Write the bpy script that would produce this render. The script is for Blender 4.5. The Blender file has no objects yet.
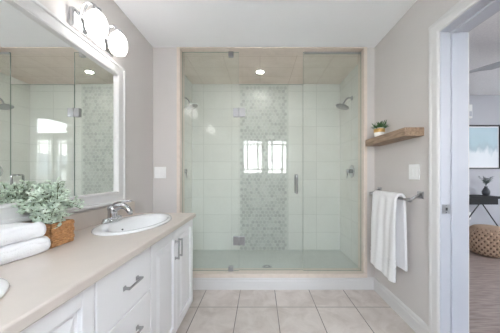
import bpy, bmesh, math, random
from mathutils import Vector, Matrix

random.seed(7)
SC = bpy.context.scene
COL = SC.collection
PI = math.pi

# ------------------------------------------------------------------ camera, sky, daylight, exposure
cam_data = bpy.data.cameras.new('camera')
cam_data.sensor_width = 36.0
cam_data.lens = 226.0 / 500.0 * 36.0
cam_data.shift_x = -10.0 / 500.0
cam_data.shift_y = 8.0 / 500.0
cam_data.clip_start = 0.02
cam = bpy.data.objects.new('camera', cam_data)
COL.objects.link(cam)
cam.location = (0.0, 0.0, 1.157)
cam.rotation_euler = (PI / 2, 0, 0)
SC.camera = cam

SKY_STRENGTH = 9.2
world = bpy.data.worlds.new('sky')
SC.world = world
world.use_nodes = True
wn = world.node_tree.nodes
wl = world.node_tree.links
wn['Background'].inputs['Strength'].default_value = SKY_STRENGTH
w_tc = wn.new('ShaderNodeTexCoord')
w_sep = wn.new('ShaderNodeSeparateXYZ')
w_ramp = wn.new('ShaderNodeValToRGB')
w_ramp.color_ramp.elements[0].position = 0.0
w_ramp.color_ramp.elements[0].color = (1.0, 0.99, 0.985, 1)
w_ramp.color_ramp.elements[1].position = 0.4
w_ramp.color_ramp.elements[1].color = (0.82, 0.91, 1.0, 1)
wl.new(w_tc.outputs['Generated'], w_sep.inputs[0])
wl.new(w_sep.outputs['Z'], w_ramp.inputs['Fac'])
wl.new(w_ramp.outputs['Color'], wn['Background'].inputs['Color'])


def portal(name, loc, rot, sx, sy):
    d = bpy.data.lights.new(name, 'AREA')
    d.shape = 'RECTANGLE'
    d.size = sx
    d.size_y = sy
    d.cycles.is_portal = True
    o = bpy.data.objects.new(name, d)
    COL.objects.link(o)
    o.location = loc
    o.rotation_euler = rot
    return o


portal('daylight_bathroom_window', (0.11, -0.56, 1.555), (PI / 2, 0, 0), 1.05, 0.82)
portal('daylight_bedroom_window', (4.21, -2.40, 1.60), (PI / 2, 0, 0), 1.14, 1.33)
portal('daylight_bedroom_transom', (4.21, -2.40, 2.655), (PI / 2, 0, 0), 1.14, 0.55)
portal('daylight_added_side_window', (5.43, 2.20, 1.375), (PI / 2, 0, PI / 2), 0.7, 0.75)  # portal of the added, unseen side window

SC.view_settings.view_transform = 'Standard'
SC.view_settings.look = 'None'
SC.view_settings.gamma = 1.0
SC.view_settings.use_curve_mapping = False
SC.view_settings.exposure = 1.90
cy = SC.cycles
cy.max_bounces = 16
cy.diffuse_bounces = 8
cy.glossy_bounces = 8
cy.transmission_bounces = 8
cy.transparent_max_bounces = 24
cy.sample_clamp_indirect = 6.0
cy.use_denoising = True

GLOBE_STRENGTH = 2.5
DOWNLIGHT_STRENGTH = 36.0


# ------------------------------------------------------------------ materials
def lin(c):
    c = c / 255.0
    return c / 12.92 if c <= 0.04045 else ((c + 0.055) / 1.055) ** 2.4


def rgb(r, g, b):
    return (lin(r), lin(g), lin(b), 1.0)


def pmat(name, col, rough=0.5, metal=0.0, var=0.04, nscale=8.0, bump=0.0, bscale=60.0, spec=0.5, coat=0.0):
    m = bpy.data.materials.new(name)
    m.use_nodes = True
    n, l = m.node_tree.nodes, m.node_tree.links
    b = n['Principled BSDF']
    b.inputs['Roughness'].default_value = rough
    b.inputs['Metallic'].default_value = metal
    b.inputs['Specular IOR Level'].default_value = spec
    b.inputs['Coat Weight'].default_value = coat
    tc = n.new('ShaderNodeTexCoord')
    no = n.new('ShaderNodeTexNoise')
    no.inputs['Scale'].default_value = nscale
    no.inputs['Detail'].default_value = 4
    l.new(tc.outputs['Object'], no.inputs['Vector'])
    mx = n.new('ShaderNodeMix')
    mx.data_type = 'RGBA'
    mx.inputs[6].default_value = tuple(max(0, c * (1 - var)) for c in col[:3]) + (1,)
    mx.inputs[7].default_value = tuple(min(1, c * (1 + var)) for c in col[:3]) + (1,)
    l.new(no.outputs['Fac'], mx.inputs[0])
    l.new(mx.outputs[2], b.inputs['Base Color'])
    if bump > 0:
        n2 = n.new('ShaderNodeTexNoise')
        n2.inputs['Scale'].default_value = bscale
        n2.inputs['Detail'].default_value = 3
        l.new(tc.outputs['Object'], n2.inputs['Vector'])
        bp = n.new('ShaderNodeBump')
        bp.inputs['Strength'].default_value = bump
        bp.inputs['Distance'].default_value = 0.01
        l.new(n2.outputs['Fac'], bp.inputs['Height'])
        l.new(bp.outputs['Normal'], b.inputs['Normal'])
    return m


def tile_mat(name, u, v, du, dv, ou, ov, c1, c2, grout, gw=0.004, rough=0.3, vein=0.0, veincol=None, vscale=4.0):
    """tiles in object metres: u, v are axis letters, ou/ov a grout line's position"""
    m = bpy.data.materials.new(name)
    m.use_nodes = True
    n, l = m.node_tree.nodes, m.node_tree.links
    b = n['Principled BSDF']
    b.inputs['Roughness'].default_value = rough
    tc = n.new('ShaderNodeTexCoord')
    sp = n.new('ShaderNodeSeparateXYZ')
    l.new(tc.outputs['Object'], sp.inputs[0])
    cb = n.new('ShaderNodeCombineXYZ')
    for i, (ax, off) in enumerate(((u, ou), (v, ov))):
        a = n.new('ShaderNodeMath')
        a.operation = 'SUBTRACT'
        a.inputs[1].default_value = off
        l.new(sp.outputs[ax], a.inputs[0])
        l.new(a.outputs[0], cb.inputs[i])
    br = n.new('ShaderNodeTexBrick')
    br.offset = 0.0
    br.squash = 1.0
    br.inputs['Scale'].default_value = 1.0
    br.inputs['Brick Width'].default_value = du
    br.inputs['Row Height'].default_value = dv
    br.inputs['Mortar Size'].default_value = gw / 2
    br.inputs['Mortar Smooth'].default_value = 0.2
    br.inputs['Color1'].default_value = c1
    br.inputs['Color2'].default_value = c2
    br.inputs['Mortar'].default_value = grout
    l.new(cb.outputs[0], br.inputs['Vector'])
    out = br.outputs['Color']
    if vein > 0:
        no = n.new('ShaderNodeTexNoise')
        no.inputs['Scale'].default_value = vscale
        no.inputs['Detail'].default_value = 8
        no.inputs['Roughness'].default_value = 0.65
        no.inputs['Distortion'].default_value = 0.6
        l.new(tc.outputs['Object'], no.inputs['Vector'])
        rp = n.new('ShaderNodeMapRange')
        rp.inputs['From Min'].default_value = 0.4
        rp.inputs['From Max'].default_value = 0.75
        rp.inputs['To Max'].default_value = vein
        l.new(no.outputs['Fac'], rp.inputs['Value'])
        mx = n.new('ShaderNodeMix')
        mx.data_type = 'RGBA'
        mx.inputs[7].default_value = veincol
        l.new(rp.outputs[0], mx.inputs[0])
        l.new(out, mx.inputs[6])
        out = mx.outputs[2]
    l.new(out, b.inputs['Base Color'])
    bp = n.new('ShaderNodeBump')
    bp.invert = True
    bp.inputs['Strength'].default_value = 0.35
    bp.inputs['Distance'].default_value = 0.004
    l.new(br.outputs['Fac'], bp.inputs['Height'])
    l.new(bp.outputs['Normal'], b.inputs['Normal'])
    return m


def glass_mat(name, tint, f0=0.045, haze=0.0):
    m = bpy.data.materials.new(name)
    m.use_nodes = True
    n, l = m.node_tree.nodes, m.node_tree.links
    n.remove(n['Principled BSDF'])
    lw = n.new('ShaderNodeLayerWeight')
    lw.inputs['Blend'].default_value = 0.5
    pw = n.new('ShaderNodeMath')
    pw.operation = 'POWER'
    pw.inputs[1].default_value = 5.0
    l.new(lw.outputs['Facing'], pw.inputs[0])
    ma = n.new('ShaderNodeMath')
    ma.operation = 'MULTIPLY_ADD'
    ma.inputs[1].default_value = 1 - f0
    ma.inputs[2].default_value = f0
    l.new(pw.outputs[0], ma.inputs[0])
    tr = n.new('ShaderNodeBsdfTransparent')
    tr.inputs['Color'].default_value = tint
    gl = n.new('ShaderNodeBsdfGlossy')
    gl.inputs['Roughness'].default_value = 0.0
    no = n.new('ShaderNodeTexNoise')
    no.inputs['Scale'].default_value = 1.5
    mx = n.new('ShaderNodeMixShader')
    l.new(ma.outputs[0], mx.inputs[0])
    first = tr.outputs[0]
    if haze > 0:  # pale diffuse veil standing in for the ceiling's reflection in the glass
        df = n.new('ShaderNodeBsdfDiffuse')
        df.inputs['Color'].default_value = (0.80, 0.83, 0.76, 1)
        mh = n.new('ShaderNodeMixShader')
        hz = n.new('ShaderNodeMath')
        hz.operation = 'MULTIPLY'
        hz.inputs[1].default_value = haze * 2
        l.new(no.outputs['Fac'], hz.inputs[0])
        l.new(hz.outputs[0], mh.inputs[0])
        l.new(first, mh.inputs[1])
        l.new(df.outputs[0], mh.inputs[2])
        first = mh.outputs[0]
    l.new(first, mx.inputs[1])
    l.new(gl.outputs[0], mx.inputs[2])
    l.new(mx.outputs[0], n['Material Output'].inputs['Surface'])
    return m


def glow_mat(name, col, strength):
    m = bpy.data.materials.new(name)
    m.use_nodes = True
    n, l = m.node_tree.nodes, m.node_tree.links
    b = n['Principled BSDF']
    b.inputs['Base Color'].default_value = (0.9, 0.9, 0.9, 1)
    b.inputs['Roughness'].default_value = 0.2
    b.inputs['Emission Color'].default_value = col
    # emission falls off towards the rim, leaving a darker outline
    lw = n.new('ShaderNodeLayerWeight')
    lw.inputs['Blend'].default_value = 0.5
    pw = n.new('ShaderNodeMath')
    pw.operation = 'POWER'
    pw.inputs[1].default_value = 6.0
    l.new(lw.outputs['Facing'], pw.inputs[0])
    ma = n.new('ShaderNodeMath')
    ma.operation = 'MULTIPLY_ADD'
    ma.inputs[1].default_value = -0.96 * strength
    ma.inputs[2].default_value = strength
    l.new(pw.outputs[0], ma.inputs[0])
    l.new(ma.outputs[0], b.inputs['Emission Strength'])
    return m


def wood_mat(name, c1, c2, axis_scale, rough=0.45, scale=6.0):
    m = bpy.data.materials.new(name)
    m.use_nodes = True
    n, l = m.node_tree.nodes, m.node_tree.links
    b = n['Principled BSDF']
    b.inputs['Roughness'].default_value = rough
    tc = n.new('ShaderNodeTexCoord')
    mp = n.new('ShaderNodeMapping')
    mp.inputs['Scale'].default_value = axis_scale
    no = n.new('ShaderNodeTexNoise')
    no.inputs['Scale'].default_value = scale
    no.inputs['Detail'].default_value = 6
    no.inputs['Distortion'].default_value = 0.8
    rp = n.new('ShaderNodeValToRGB')
    rp.color_ramp.elements[0].position = 0.32
    rp.color_ramp.elements[0].color = c1
    rp.color_ramp.elements[1].position = 0.68
    rp.color_ramp.elements[1].color = c2
    l.new(tc.outputs['Object'], mp.inputs['Vector'])
    l.new(mp.outputs['Vector'], no.inputs['Vector'])
    l.new(no.outputs['Fac'], rp.inputs['Fac'])
    l.new(rp.outputs['Color'], b.inputs['Base Color'])
    return m


M = {}
M['wall'] = pmat('greige_wall_paint', rgb(212, 207, 204), 0.75, var=0.015, bump=0.05, bscale=180)
M['bed_wall'] = pmat('cool_grey_wall_paint', rgb(186, 187, 194), 0.8, var=0.015, bump=0.05, bscale=180)
M['ceiling'] = pmat('white_ceiling_paint', rgb(247, 247, 249), 0.85, var=0.01, bump=0.05, bscale=150)
M['stucco'] = pmat('stippled_ceiling_texture', rgb(243, 243, 247), 0.95, var=0.16, nscale=70, bump=0.8, bscale=90)
M['trim'] = pmat('white_trim_paint', rgb(223, 221, 220), 0.4, var=0.01)
M['jamb'] = pmat('daylight_toned_jamb_paint', rgb(198, 200, 208), 0.45, var=0.01)  # trim paint darkened and blued: daylight tone put into the jamb's colour
M['cabinet'] = pmat('white_thermofoil_cabinet', rgb(244, 243, 244), 0.35, var=0.01)
M['floor'] = tile_mat('beige_floor_tile', 'X', 'Y', 0.343, 0.343, 0.147, 1.972, rgb(223, 213, 207), rgb(215, 206, 200),
                      rgb(98, 90, 86), 0.007, 0.32, 0.8, rgb(184, 169, 160), 6.0)
CT1, CT2, GR = rgb(241, 240, 236), rgb(237, 236, 232), rgb(205, 205, 200)
M['tile_back'] = tile_mat('cream_shower_tile_back', 'X', 'Z', 0.40, 0.25, 0.40, 0.087, CT1, CT2, GR, 0.004, 0.22, 0.25, rgb(215, 212, 203), 3.0)
M['tile_side'] = tile_mat('cream_shower_tile_side', 'Y', 'Z', 0.40, 0.25, 3.206, 0.087, CT1, CT2, GR, 0.004, 0.22, 0.25, rgb(215, 212, 203), 3.0)
M['tile_ceil'] = tile_mat('tan_shower_ceiling_tile', 'X', 'Y', 0.40, 0.25, 0.0, 3.206, rgb(236, 223, 212), rgb(232, 219, 208),
                          rgb(192, 174, 158), 0.004, 0.3, 0.4, rgb(196, 178, 160), 4.0)
M['tile_pan'] = tile_mat('grey_green_shower_floor_mosaic', 'X', 'Y', 0.05, 0.05, 0.0, 0.0, rgb(214, 217, 213), rgb(207, 211, 207),
                         rgb(196, 199, 195), 0.003, 0.4, 0.3, rgb(200, 203, 199), 6.0)
M['stone'] = pmat('travertine_trim_stone', rgb(226, 213, 202), 0.35, var=0.10, nscale=22)
M['counter'] = pmat('beige_laminate_counter', rgb(217, 206, 197), 0.3, var=0.05, nscale=14)
M['porcelain'] = pmat('white_porcelain', rgb(243, 243, 243), 0.08, var=0.005, coat=0.4)
M['chrome'] = pmat('polished_chrome', rgb(205, 206, 208), 0.04, 1.0, var=0.02)
M['nickel'] = pmat('brushed_nickel', rgb(184, 184, 187), 0.3, 1.0, var=0.04, nscale=60)
M['satin'] = pmat('satin_silver', rgb(214, 214, 216), 0.35, 1.0, var=0.03, nscale=60)
M['dark_hole'] = pmat('dark_opening', rgb(45, 45, 46), 0.6)
M['mirror'] = pmat('silvered_mirror', rgb(251, 252, 250), 0.0, 1.0, var=0.002)
M['glass'] = glass_mat('green_tinted_shower_glass', (0.964, 0.984, 0.975, 1), 0.022, 0.034)
M['glass_edge'] = pmat('dark_green_glass_edge', rgb(138, 156, 146), 0.15, var=0.05)
M['pane'] = glass_mat('window_glass', (0.96, 0.97, 0.97, 1), 0.03)
M['vinyl'] = pmat('white_window_vinyl', rgb(236, 237, 240), 0.4, var=0.01)
M['muntin'] = pmat('grey_white_muntin_bar', rgb(190, 192, 200), 0.4, var=0.01)
M['globe'] = glow_mat('lit_opal_glass', (1.0, 0.97, 0.94, 1), GLOBE_STRENGTH)
M['downlight'] = glow_mat('lit_downlight_lens', (1.0, 0.97, 0.92, 1), DOWNLIGHT_STRENGTH)
M['plastic'] = pmat('white_switch_plastic', rgb(244, 244, 243), 0.3, var=0.005)
M['towel'] = pmat('white_terry_cloth', rgb(251, 250, 251), 0.95, var=0.02, nscale=40, bump=0.5, bscale=260)
M['shelf'] = wood_mat('weathered_brown_shelf_wood', rgb(126, 104, 86), rgb(178, 152, 128), (14, 1.2, 14), 0.55, 5)
M['basket'] = wood_mat('honey_wicker', rgb(168, 116, 72), rgb(220, 168, 116), (4, 4, 14), 0.6, 14)
M['soil'] = pmat('dark_soil', rgb(70, 58, 46), 0.95, var=0.3, nscale=60)
M['leaf_pale'] = pmat('pale_mint_leaf', rgb(216, 234, 211), 0.5, var=0.34, nscale=26)
M['stem'] = pmat('green_brown_stem', rgb(108, 122, 84), 0.6, var=0.1)
M['leaf_dark'] = pmat('dark_green_succulent_leaf', rgb(66, 104, 60), 0.45, var=0.4, nscale=50)
M['pot'] = pmat('white_ceramic_pot', rgb(240, 236, 230), 0.25, var=0.01)
M['gold'] = pmat('gold_glaze', rgb(214, 172, 106), 0.3, 0.8, var=0.06)
M['bed_floor'] = wood_mat('brown_plank_floor', rgb(152, 134, 126), rgb(192, 176, 168), (2, 16, 2), 0.4, 3)
M['black'] = pmat('black_painted_metal', rgb(38, 38, 42), 0.4, var=0.05)
M['console'] = wood_mat('charcoal_stained_wood', rgb(22, 22, 25), rgb(34, 34, 39), (2, 20, 20), 0.7, 4)
M['pouf'] = pmat('tan_woven_cord', rgb(196, 168, 146), 0.9, var=0.12, nscale=40, bump=0.5, bscale=200)
M['lining'] = pmat('dark_brown_lining', rgb(124, 102, 86), 0.95)
M['vase'] = pmat('dark_grey_vase', rgb(84, 86, 92), 0.4, var=0.06)
M['leaf_grey'] = pmat('grey_green_sprig', rgb(98, 112, 108), 0.6, var=0.25, nscale=40)
M['paper'] = pmat('white_mat_board', rgb(238, 238, 242), 0.8, var=0.01)
M['hex'] = None


def hex_mat():
    m = bpy.data.materials.new('grey_marble_hexagon')
    m.use_nodes = True
    n, l = m.node_tree.nodes, m.node_tree.links
    b = n['Principled BSDF']
    b.inputs['Roughness'].default_value = 0.3
    at = n.new('ShaderNodeAttribute')
    at.attribute_name = 'tile_tone'
    rp = n.new('ShaderNodeValToRGB')
    rp.color_ramp.elements[0].color = rgb(184, 185, 183)
    rp.color_ramp.elements[1].color = rgb(230, 229, 225)
    e = rp.color_ramp.elements.new(0.4)
    e.color = rgb(203, 204, 200)
    l.new(at.outputs['Fac'], rp.inputs['Fac'])
    tc = n.new('ShaderNodeTexCoord')
    no = n.new('ShaderNodeTexNoise')
    no.inputs['Scale'].default_value = 30
    no.inputs['Detail'].default_value = 6
    l.new(tc.outputs['Object'], no.inputs['Vector'])
    mx = n.new('ShaderNodeMix')
    mx.data_type = 'RGBA'
    mx.blend_type = 'MULTIPLY'
    mx.inputs[0].default_value = 0.12
    l.new(rp.outputs['Color'], mx.inputs[6])
    l.new(no.outputs['Color'], mx.inputs[7])
    l.new(mx.outputs[2], b.inputs['Base Color'])
    return m


M['hex'] = hex_mat()
M['hex_grout'] = pmat('pale_mosaic_grout', rgb(218, 219, 214), 0.7)


def art_mat():
    m = bpy.data.materials.new('abstract_blue_white_print')
    m.use_nodes = True
    n, l = m.node_tree.nodes, m.node_tree.links
    b = n['Principled BSDF']
    b.inputs['Roughness'].default_value = 0.6
    tc = n.new('ShaderNodeTexCoord')
    sp = n.new('ShaderNodeSeparateXYZ')
    l.new(tc.outputs['Object'], sp.inputs[0])
    no = n.new('ShaderNodeTexNoise')
    no.inputs['Scale'].default_value = 9
    no.inputs['Detail'].default_value = 6
    mp = n.new('ShaderNodeMapping')
    mp.inputs['Scale'].default_value = (1.0, 1.0, 0.35)
    l.new(tc.outputs['Object'], mp.inputs['Vector'])
    l.new(mp.outputs['Vector'], no.inputs['Vector'])
    ad = n.new('ShaderNodeMath')
    ad.operation = 'MULTIPLY_ADD'
    ad.inputs[1].default_value = 0.34
    l.new(no.outputs['Fac'], ad.inputs[0])
    l.new(sp.outputs['Z'], ad.inputs[2])
    rp = n.new('ShaderNodeValToRGB')
    el = rp.color_ramp.elements
    el[0].position = 0.0
    el[0].color = rgb(226, 230, 236)
    el[1].position = 0.75
    el[1].color = rgb(186, 208, 218)
    a = el.new(0.43)
    a.color = rgb(222, 228, 234)
    a = el.new(0.50)
    a.color = rgb(172, 192, 202)
    a = el.new(0.58)
    a.color = rgb(180, 204, 214)
    l.new(ad.outputs[0], rp.inputs['Fac'])
    l.new(rp.outputs['Color'], b.inputs['Base Color'])
    return m


M['art'] = art_mat()


# ------------------------------------------------------------------ mesh helpers
def box(bm, x0, x1, y0, y1, z0, z1, bev=0.0, seg=2, mi=0):
    r = bmesh.ops.create_cube(bm, size=1.0)
    vs = r['verts']
    for v in vs:
        v.co = Vector(((x0 + x1) / 2 + v.co.x * (x1 - x0), (y0 + y1) / 2 + v.co.y * (y1 - y0), (z0 + z1) / 2 + v.co.z * (z1 - z0)))
    faces = {f for v in vs for f in v.link_faces}
    for f in faces:
        f.material_index = mi
    if bev > 0:
        es = list({e for v in vs for e in v.link_edges})
        bmesh.ops.bevel(bm, geom=es, offset=bev, segments=seg, profile=0.5, affect='EDGES')
    return vs


def lathe(bm, prof, n=24, mat=None, sx=1.0, sy=1.0, smooth=True, caps=True):
    """prof: list of (r, z) about local Z, transformed by mat"""
    mat = mat or Matrix.Identity(4)
    rings = []
    for r, z in prof:
        rings.append([bm.verts.new(mat @ Vector((r * sx * math.cos(2 * PI * i / n), r * sy * math.sin(2 * PI * i / n), z))) for i in range(n)])
    for a, b in zip(rings, rings[1:]):
        for i in range(n):
            f = bm.faces.new((a[i], a[(i + 1) % n], b[(i + 1) % n], b[i]))
            f.smooth = smooth
    if caps:
        bm.faces.new(list(reversed(rings[0])))
        bm.faces.new(rings[-1])
    return rings


def axis_mat(p, d):
    d = Vector(d).normalized()
    return Matrix.Translation(Vector(p)) @ d.to_track_quat('Z', 'Y').to_matrix().to_4x4()


def cyl(bm, p, d, r, h, n=20, bev=0.0):
    prof = [(r, 0), (r, h)] if bev <= 0 else [(r - bev, 0), (r, bev), (r, h - bev), (r - bev, h)]
    lathe(bm, prof, n, axis_mat(p, d), smooth=True)


def tube(bm, pts, r, n=12, flat=1.0):
    pts = [Vector(p) for p in pts]
    rr = r if isinstance(r, (list, tuple)) else [r] * len(pts)
    rings = []
    up = Vector((0.123, 0.31, 0.94)).normalized()
    for i, p in enumerate(pts):
        t = (pts[min(i + 1, len(pts) - 1)] - pts[max(i - 1, 0)]).normalized()
        if abs(t.dot(up)) > 0.95:
            up = Vector((0.94, 0.2, 0.1)).normalized()
        a = t.cross(up).normalized()
        b = a.cross(t).normalized()
        up = b
        rings.append([bm.verts.new(p + a * rr[i] * math.cos(2 * PI * k / n) + b * rr[i] * flat * math.sin(2 * PI * k / n)) for k in range(n)])
    for a, b in zip(rings, rings[1:]):
        for k in range(n):
            f = bm.faces.new((a[k], a[(k + 1) % n], b[(k + 1) % n], b[k]))
            f.smooth = True
    bm.faces.new(list(reversed(rings[0])))
    bm.faces.new(rings[-1])


def bez(p0, p1, p2, p3, n=10):
    p0, p1, p2, p3 = map(Vector, (p0, p1, p2, p3))
    out = []
    for i in range(n + 1):
        t = i / n
        out.append(p0 * (1 - t) ** 3 + p1 * 3 * t * (1 - t) ** 2 + p2 * 3 * t * t * (1 - t) + p3 * t ** 3)
    return out


def extrude_poly(bm, pts, axis, a, b):
    """pts: 2D outline; axis 'Y': (x,z) extruded along y from a to b; 'X': (y,z); 'Z': (x,y)"""
    def mk(p, t):
        if axis == 'Y':
            return Vector((p[0], t, p[1]))
        if axis == 'X':
            return Vector((t, p[0], p[1]))
        return Vector((p[0], p[1], t))
    A = [bm.verts.new(mk(p, a)) for p in pts]
    B = [bm.verts.new(mk(p, b)) for p in pts]
    n = len(pts)
    for i in range(n):
        bm.faces.new((A[i], A[(i + 1) % n], B[(i + 1) % n], B[i]))
    bm.faces.new(list(reversed(A)))
    bm.faces.new(B)


def obj(name, bm, mat, parent=None, loc=None, smooth_angle=None):
    bmesh.ops.recalc_face_normals(bm, faces=bm.faces[:])
    me = bpy.data.meshes.new(name)
    bm.to_mesh(me)
    bm.free()
    for mm in (mat if isinstance(mat, (list, tuple)) else [mat]):
        me.materials.append(M[mm])
    o = bpy.data.objects.new(name, me)
    COL.objects.link(o)
    if parent is not None:
        o.parent = parent
    if loc is not None:
        o.location = loc
    return o


def tag(o, label, cat, group=None):
    o['label'] = label
    o['category'] = cat
    if group:
        o['group'] = group
    return o


def thing(name, label, cat, loc=(0, 0, 0), rotz=0.0, group=None):
    o = bpy.data.objects.new(name, None)
    o.empty_display_size = 0.1
    COL.objects.link(o)
    o.location = loc
    o.rotation_euler = (0, 0, rotz)
    return tag(o, label, cat, group)


def struct(name, bm, mat, parent=None):
    o = obj(name, bm, mat, parent)
    o['kind'] = 'structure'
    return o


def kids(o):
    return [c for c in bpy.data.objects if c.parent == o]


def dup(root, loc, rotz=None, label=None, group=None):
    r = root.copy()
    COL.objects.link(r)
    r.location = loc
    if rotz is not None:
        r.rotation_euler = (0, 0, rotz)
    if label:
        r['label'] = label
    if group:
        r['group'] = group
    for ch in kids(root):
        c = ch.copy()
        COL.objects.link(c)
        c.parent = r
        for g in kids(ch):
            d = g.copy()
            COL.objects.link(d)
            d.parent = c
    return r


def cut(o, cutter):
    """boolean difference baked into o's mesh; the cutter goes away"""
    md = o.modifiers.new('cut', 'BOOLEAN')
    md.operation = 'DIFFERENCE'
    md.solver = 'EXACT'
    md.object = cutter
    bpy.context.view_layer.update()
    dg = bpy.context.evaluated_depsgraph_get()
    me = bpy.data.meshes.new_from_object(o.evaluated_get(dg))
    o.modifiers.clear()
    o.data = me
    bpy.data.objects.remove(cutter, do_unlink=True)


def new():
    return bmesh.new()


def B(name, mat, parent, *args, **kw):
    bm = new()
    box(bm, *args, **kw)
    return obj(name, bm, mat, parent)


# ------------------------------------------------------------------ dimensions
XL, XR, Y0, YS, H = -1.08, 1.157, 2.283, -0.38, 2.44
SXL, SXR, SYB, SZF = -0.965, 1.135, 3.206, 0.087
JL, JR = -0.805, 1.045              # clear opening between the stone jambs
XB = 1.33                           # bedroom face of the right wall
DY0, DY1, DZ = 0.60, 1.445, 2.068   # doorway
BX1, BY0, BY1 = 5.30, -2.20, 3.65   # bedroom
GY = 2.333                          # shower glass plane

VY, VH = 1.20, 3.30               # the bedroom ceiling is raised south of VY

# ------------------------------------------------------------------ structure: floors and ceilings
bm = new()
box(bm, XL - .1, XR, YS - .15, Y0 - .0, -0.1, 0.0)
box(bm, XR, XB - .03, DY0, DY1, -0.1, 0.0)
struct('floor', bm, 'floor')
bm = new()
box(bm, XB - .03, BX1 + .1, BY0 - .1, BY1 + .1, -0.1, 0.0)
struct('floor_bedroom', bm, 'bed_floor')
bm = new()
box(bm, XL - .1, XR, YS - .15, Y0 + .10, H, H + .1)
struct('ceiling', bm, 'ceiling')
bm = new()
box(bm, XB - .1, BX1 + .1, VY, BY1 + .1, H, H + .1)
box(bm, XB - .1, BX1 + .1, BY0 - .1, VY + .1, VH, VH + .1)
box(bm, XB - .1, BX1 + .1, VY, VY + .1, H + .1, VH)
struct('ceiling_bedroom', bm, 'stucco')
bm = new()
box(bm, SXL - .1, SXR + .02, Y0 + .10, SYB + .1, H, H + .1)
struct('ceiling_shower', bm, 'tile_ceil')
bm = new()
box(bm, SXL, SXR, Y0 + .13, SYB, -0.05, SZF)
shower_floor = struct('floor_shower', bm, 'tile_pan')

# walls
bm = new()
box(bm, XL - .1, XL, YS - .15, Y0 + .13, 0, H)
struct('wall_left', bm, 'wall')

bm = new()
box(bm, XR, XB, DY1 + .02, Y0 + .13, 0, H)
box(bm, XR, XB, YS - .15, DY0 - .02, 0, H)
box(bm, XR, XB, DY0 - .02, DY1 + .02, DZ + .02, H)
struct('wall_right', bm, ['wall'])

WX0, WX1, WZ0, WZ1 = -0.42, 0.645, 1.14, 1.97     # bathroom window opening
bm = new()
box(bm, XL, WX0, YS - .15, YS, 0, H)
box(bm, WX1, XR, YS - .15, YS, 0, H)
box(bm, WX0, WX1, YS - .15, YS, 0, WZ0)
box(bm, WX0, WX1, YS - .15, YS, WZ1, H)
struct('wall_rear', bm, 'wall')

# stub walls either side of the shower opening
bm = new()
box(bm, XL, JL - .035, Y0, Y0 + .12, 0, H)
struct('wall_shower_stub_left', bm, 'wall')
bm = new()
box(bm, JR + .035, XR, Y0, Y0 + .12, 0, H)
struct('wall_shower_stub_right', bm, 'wall')
# shower walls
bm = new()
box(bm, SXL - .1, SXL, Y0 + .121, SYB, 0, H)
wall_shower_left = struct('wall_shower_left', bm, 'tile_side')
bm = new()
box(bm, SXR, SXR + .12, Y0 + .131, SYB, 0, H)
wall_shower_right = struct('wall_shower_right', bm, 'tile_side')
bm = new()
box(bm, SXL - .1, SXR + .12, SYB, SYB + .1, 0, H)
wall_shower_back = struct('wall_shower_back', bm, 'tile_back')

# hexagon mosaic strip on the back wall
mx0, mx1 = -0.285, 0.397
bm = new()
box(bm, mx0, mx1, SYB - .004, SYB, SZF, H)
mosaic = struct('mosaic_grout_bed', bm, 'hex_grout', wall_shower_back)
bm = new()
lay = bm.loops.layers.float_color.new('tile_tone')
hr = 0.0265
pw, ph = hr * math.sqrt(3) + 0.0075, hr * 1.5 + 0.0065
row = 0
z = SZF + hr
while z < H - hr * 0.9:
    x = mx0 + pw * (0.5 if row % 2 == 0 else 1.0)
    while x < mx1 - pw * 0.4:
        tone = random.uniform(.15, .70)
        A = [Vector((x + hr * math.sin(k * PI / 3), SYB - .0065, z + hr * math.cos(k * PI / 3))) for k in range(6)]
        va = [bm.verts.new(p) for p in A]
        vb = [bm.verts.new(p + Vector((0, .003, 0))) for p in A]
        fs = [bm.faces.new(va)]
        for k in range(6):
            fs.append(bm.faces.new((va[k], vb[k], vb[(k + 1) % 6], va[(k + 1) % 6])))
        for f in fs:
            for lp in f.loops:
                lp[lay] = (tone, tone, tone, 1)
        x += pw
    z += ph
    row += 1
struct('mosaic_tile', bm, 'hex', wall_shower_back)

# curb with stone cap, jambs and header of travertine
bm = new()
box(bm, JL - .034, JR + .034, Y0 + .001, Y0 + .129, 0, .12)
struct('shower_curb', bm, 'trim')
bm = new()
box(bm, JL - .033, JR + .033, Y0 - .018, Y0 + .128, .1205, .160, .004)
struct('trim_1', bm, 'stone')            # sill cap
bm = new()
box(bm, JL - .034, JL, Y0 - .012, Y0 + .13, .161, H - .001, .003)
struct('trim_2', bm, 'stone')
bm = new()
box(bm, JR, JR + .034, Y0 - .012, Y0 + .13, .161, H - .001, .003)
struct('trim_3', bm, 'stone')
bm = new()
box(bm, JL + .001, JR - .001, Y0 - .012, Y0 + .13, H - .009, H - .001, .002)
struct('trim_4', bm, 'stone')

# baseboards
BP = [(0, 0), (.016, 0), (.016, .085), (.012, .092), (.012, .108), (.006, .118), (0, .12)]


def baseboard(name, runs, mat='trim'):
    bm = new()
    for axis, pos, sgn, a, b in runs:
        pts = [(pos + sgn * p[0], p[1]) for p in BP]
        extrude_poly(bm, pts, axis, a, b)
    return struct(name, bm, mat)


baseboard('baseboard_right', [('Y', XR, -1, 1.522, Y0 - .0165), ('Y', XR, -1, YS + .017, DY0 - .077)])
baseboard('baseboard_shower', [('X', Y0, -1, XL + .001, XR - .0005)])
baseboard('baseboard_rear', [('X', YS, 1, XL, XR - .001)])
baseboard('baseboard_bedroom_far', [('X', BY1, -1, XB, BX1)])
baseboard('baseboard_bedroom_side', [('Y', XB, 1, 1.53, BY1 - .017)])

# door casing and jamb
CP = [(0, 0), (0, .011), (.012, .016), (.05, .018), (.058, .021), (.066, .022), (.075, .020), (.075, 0)]


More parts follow.
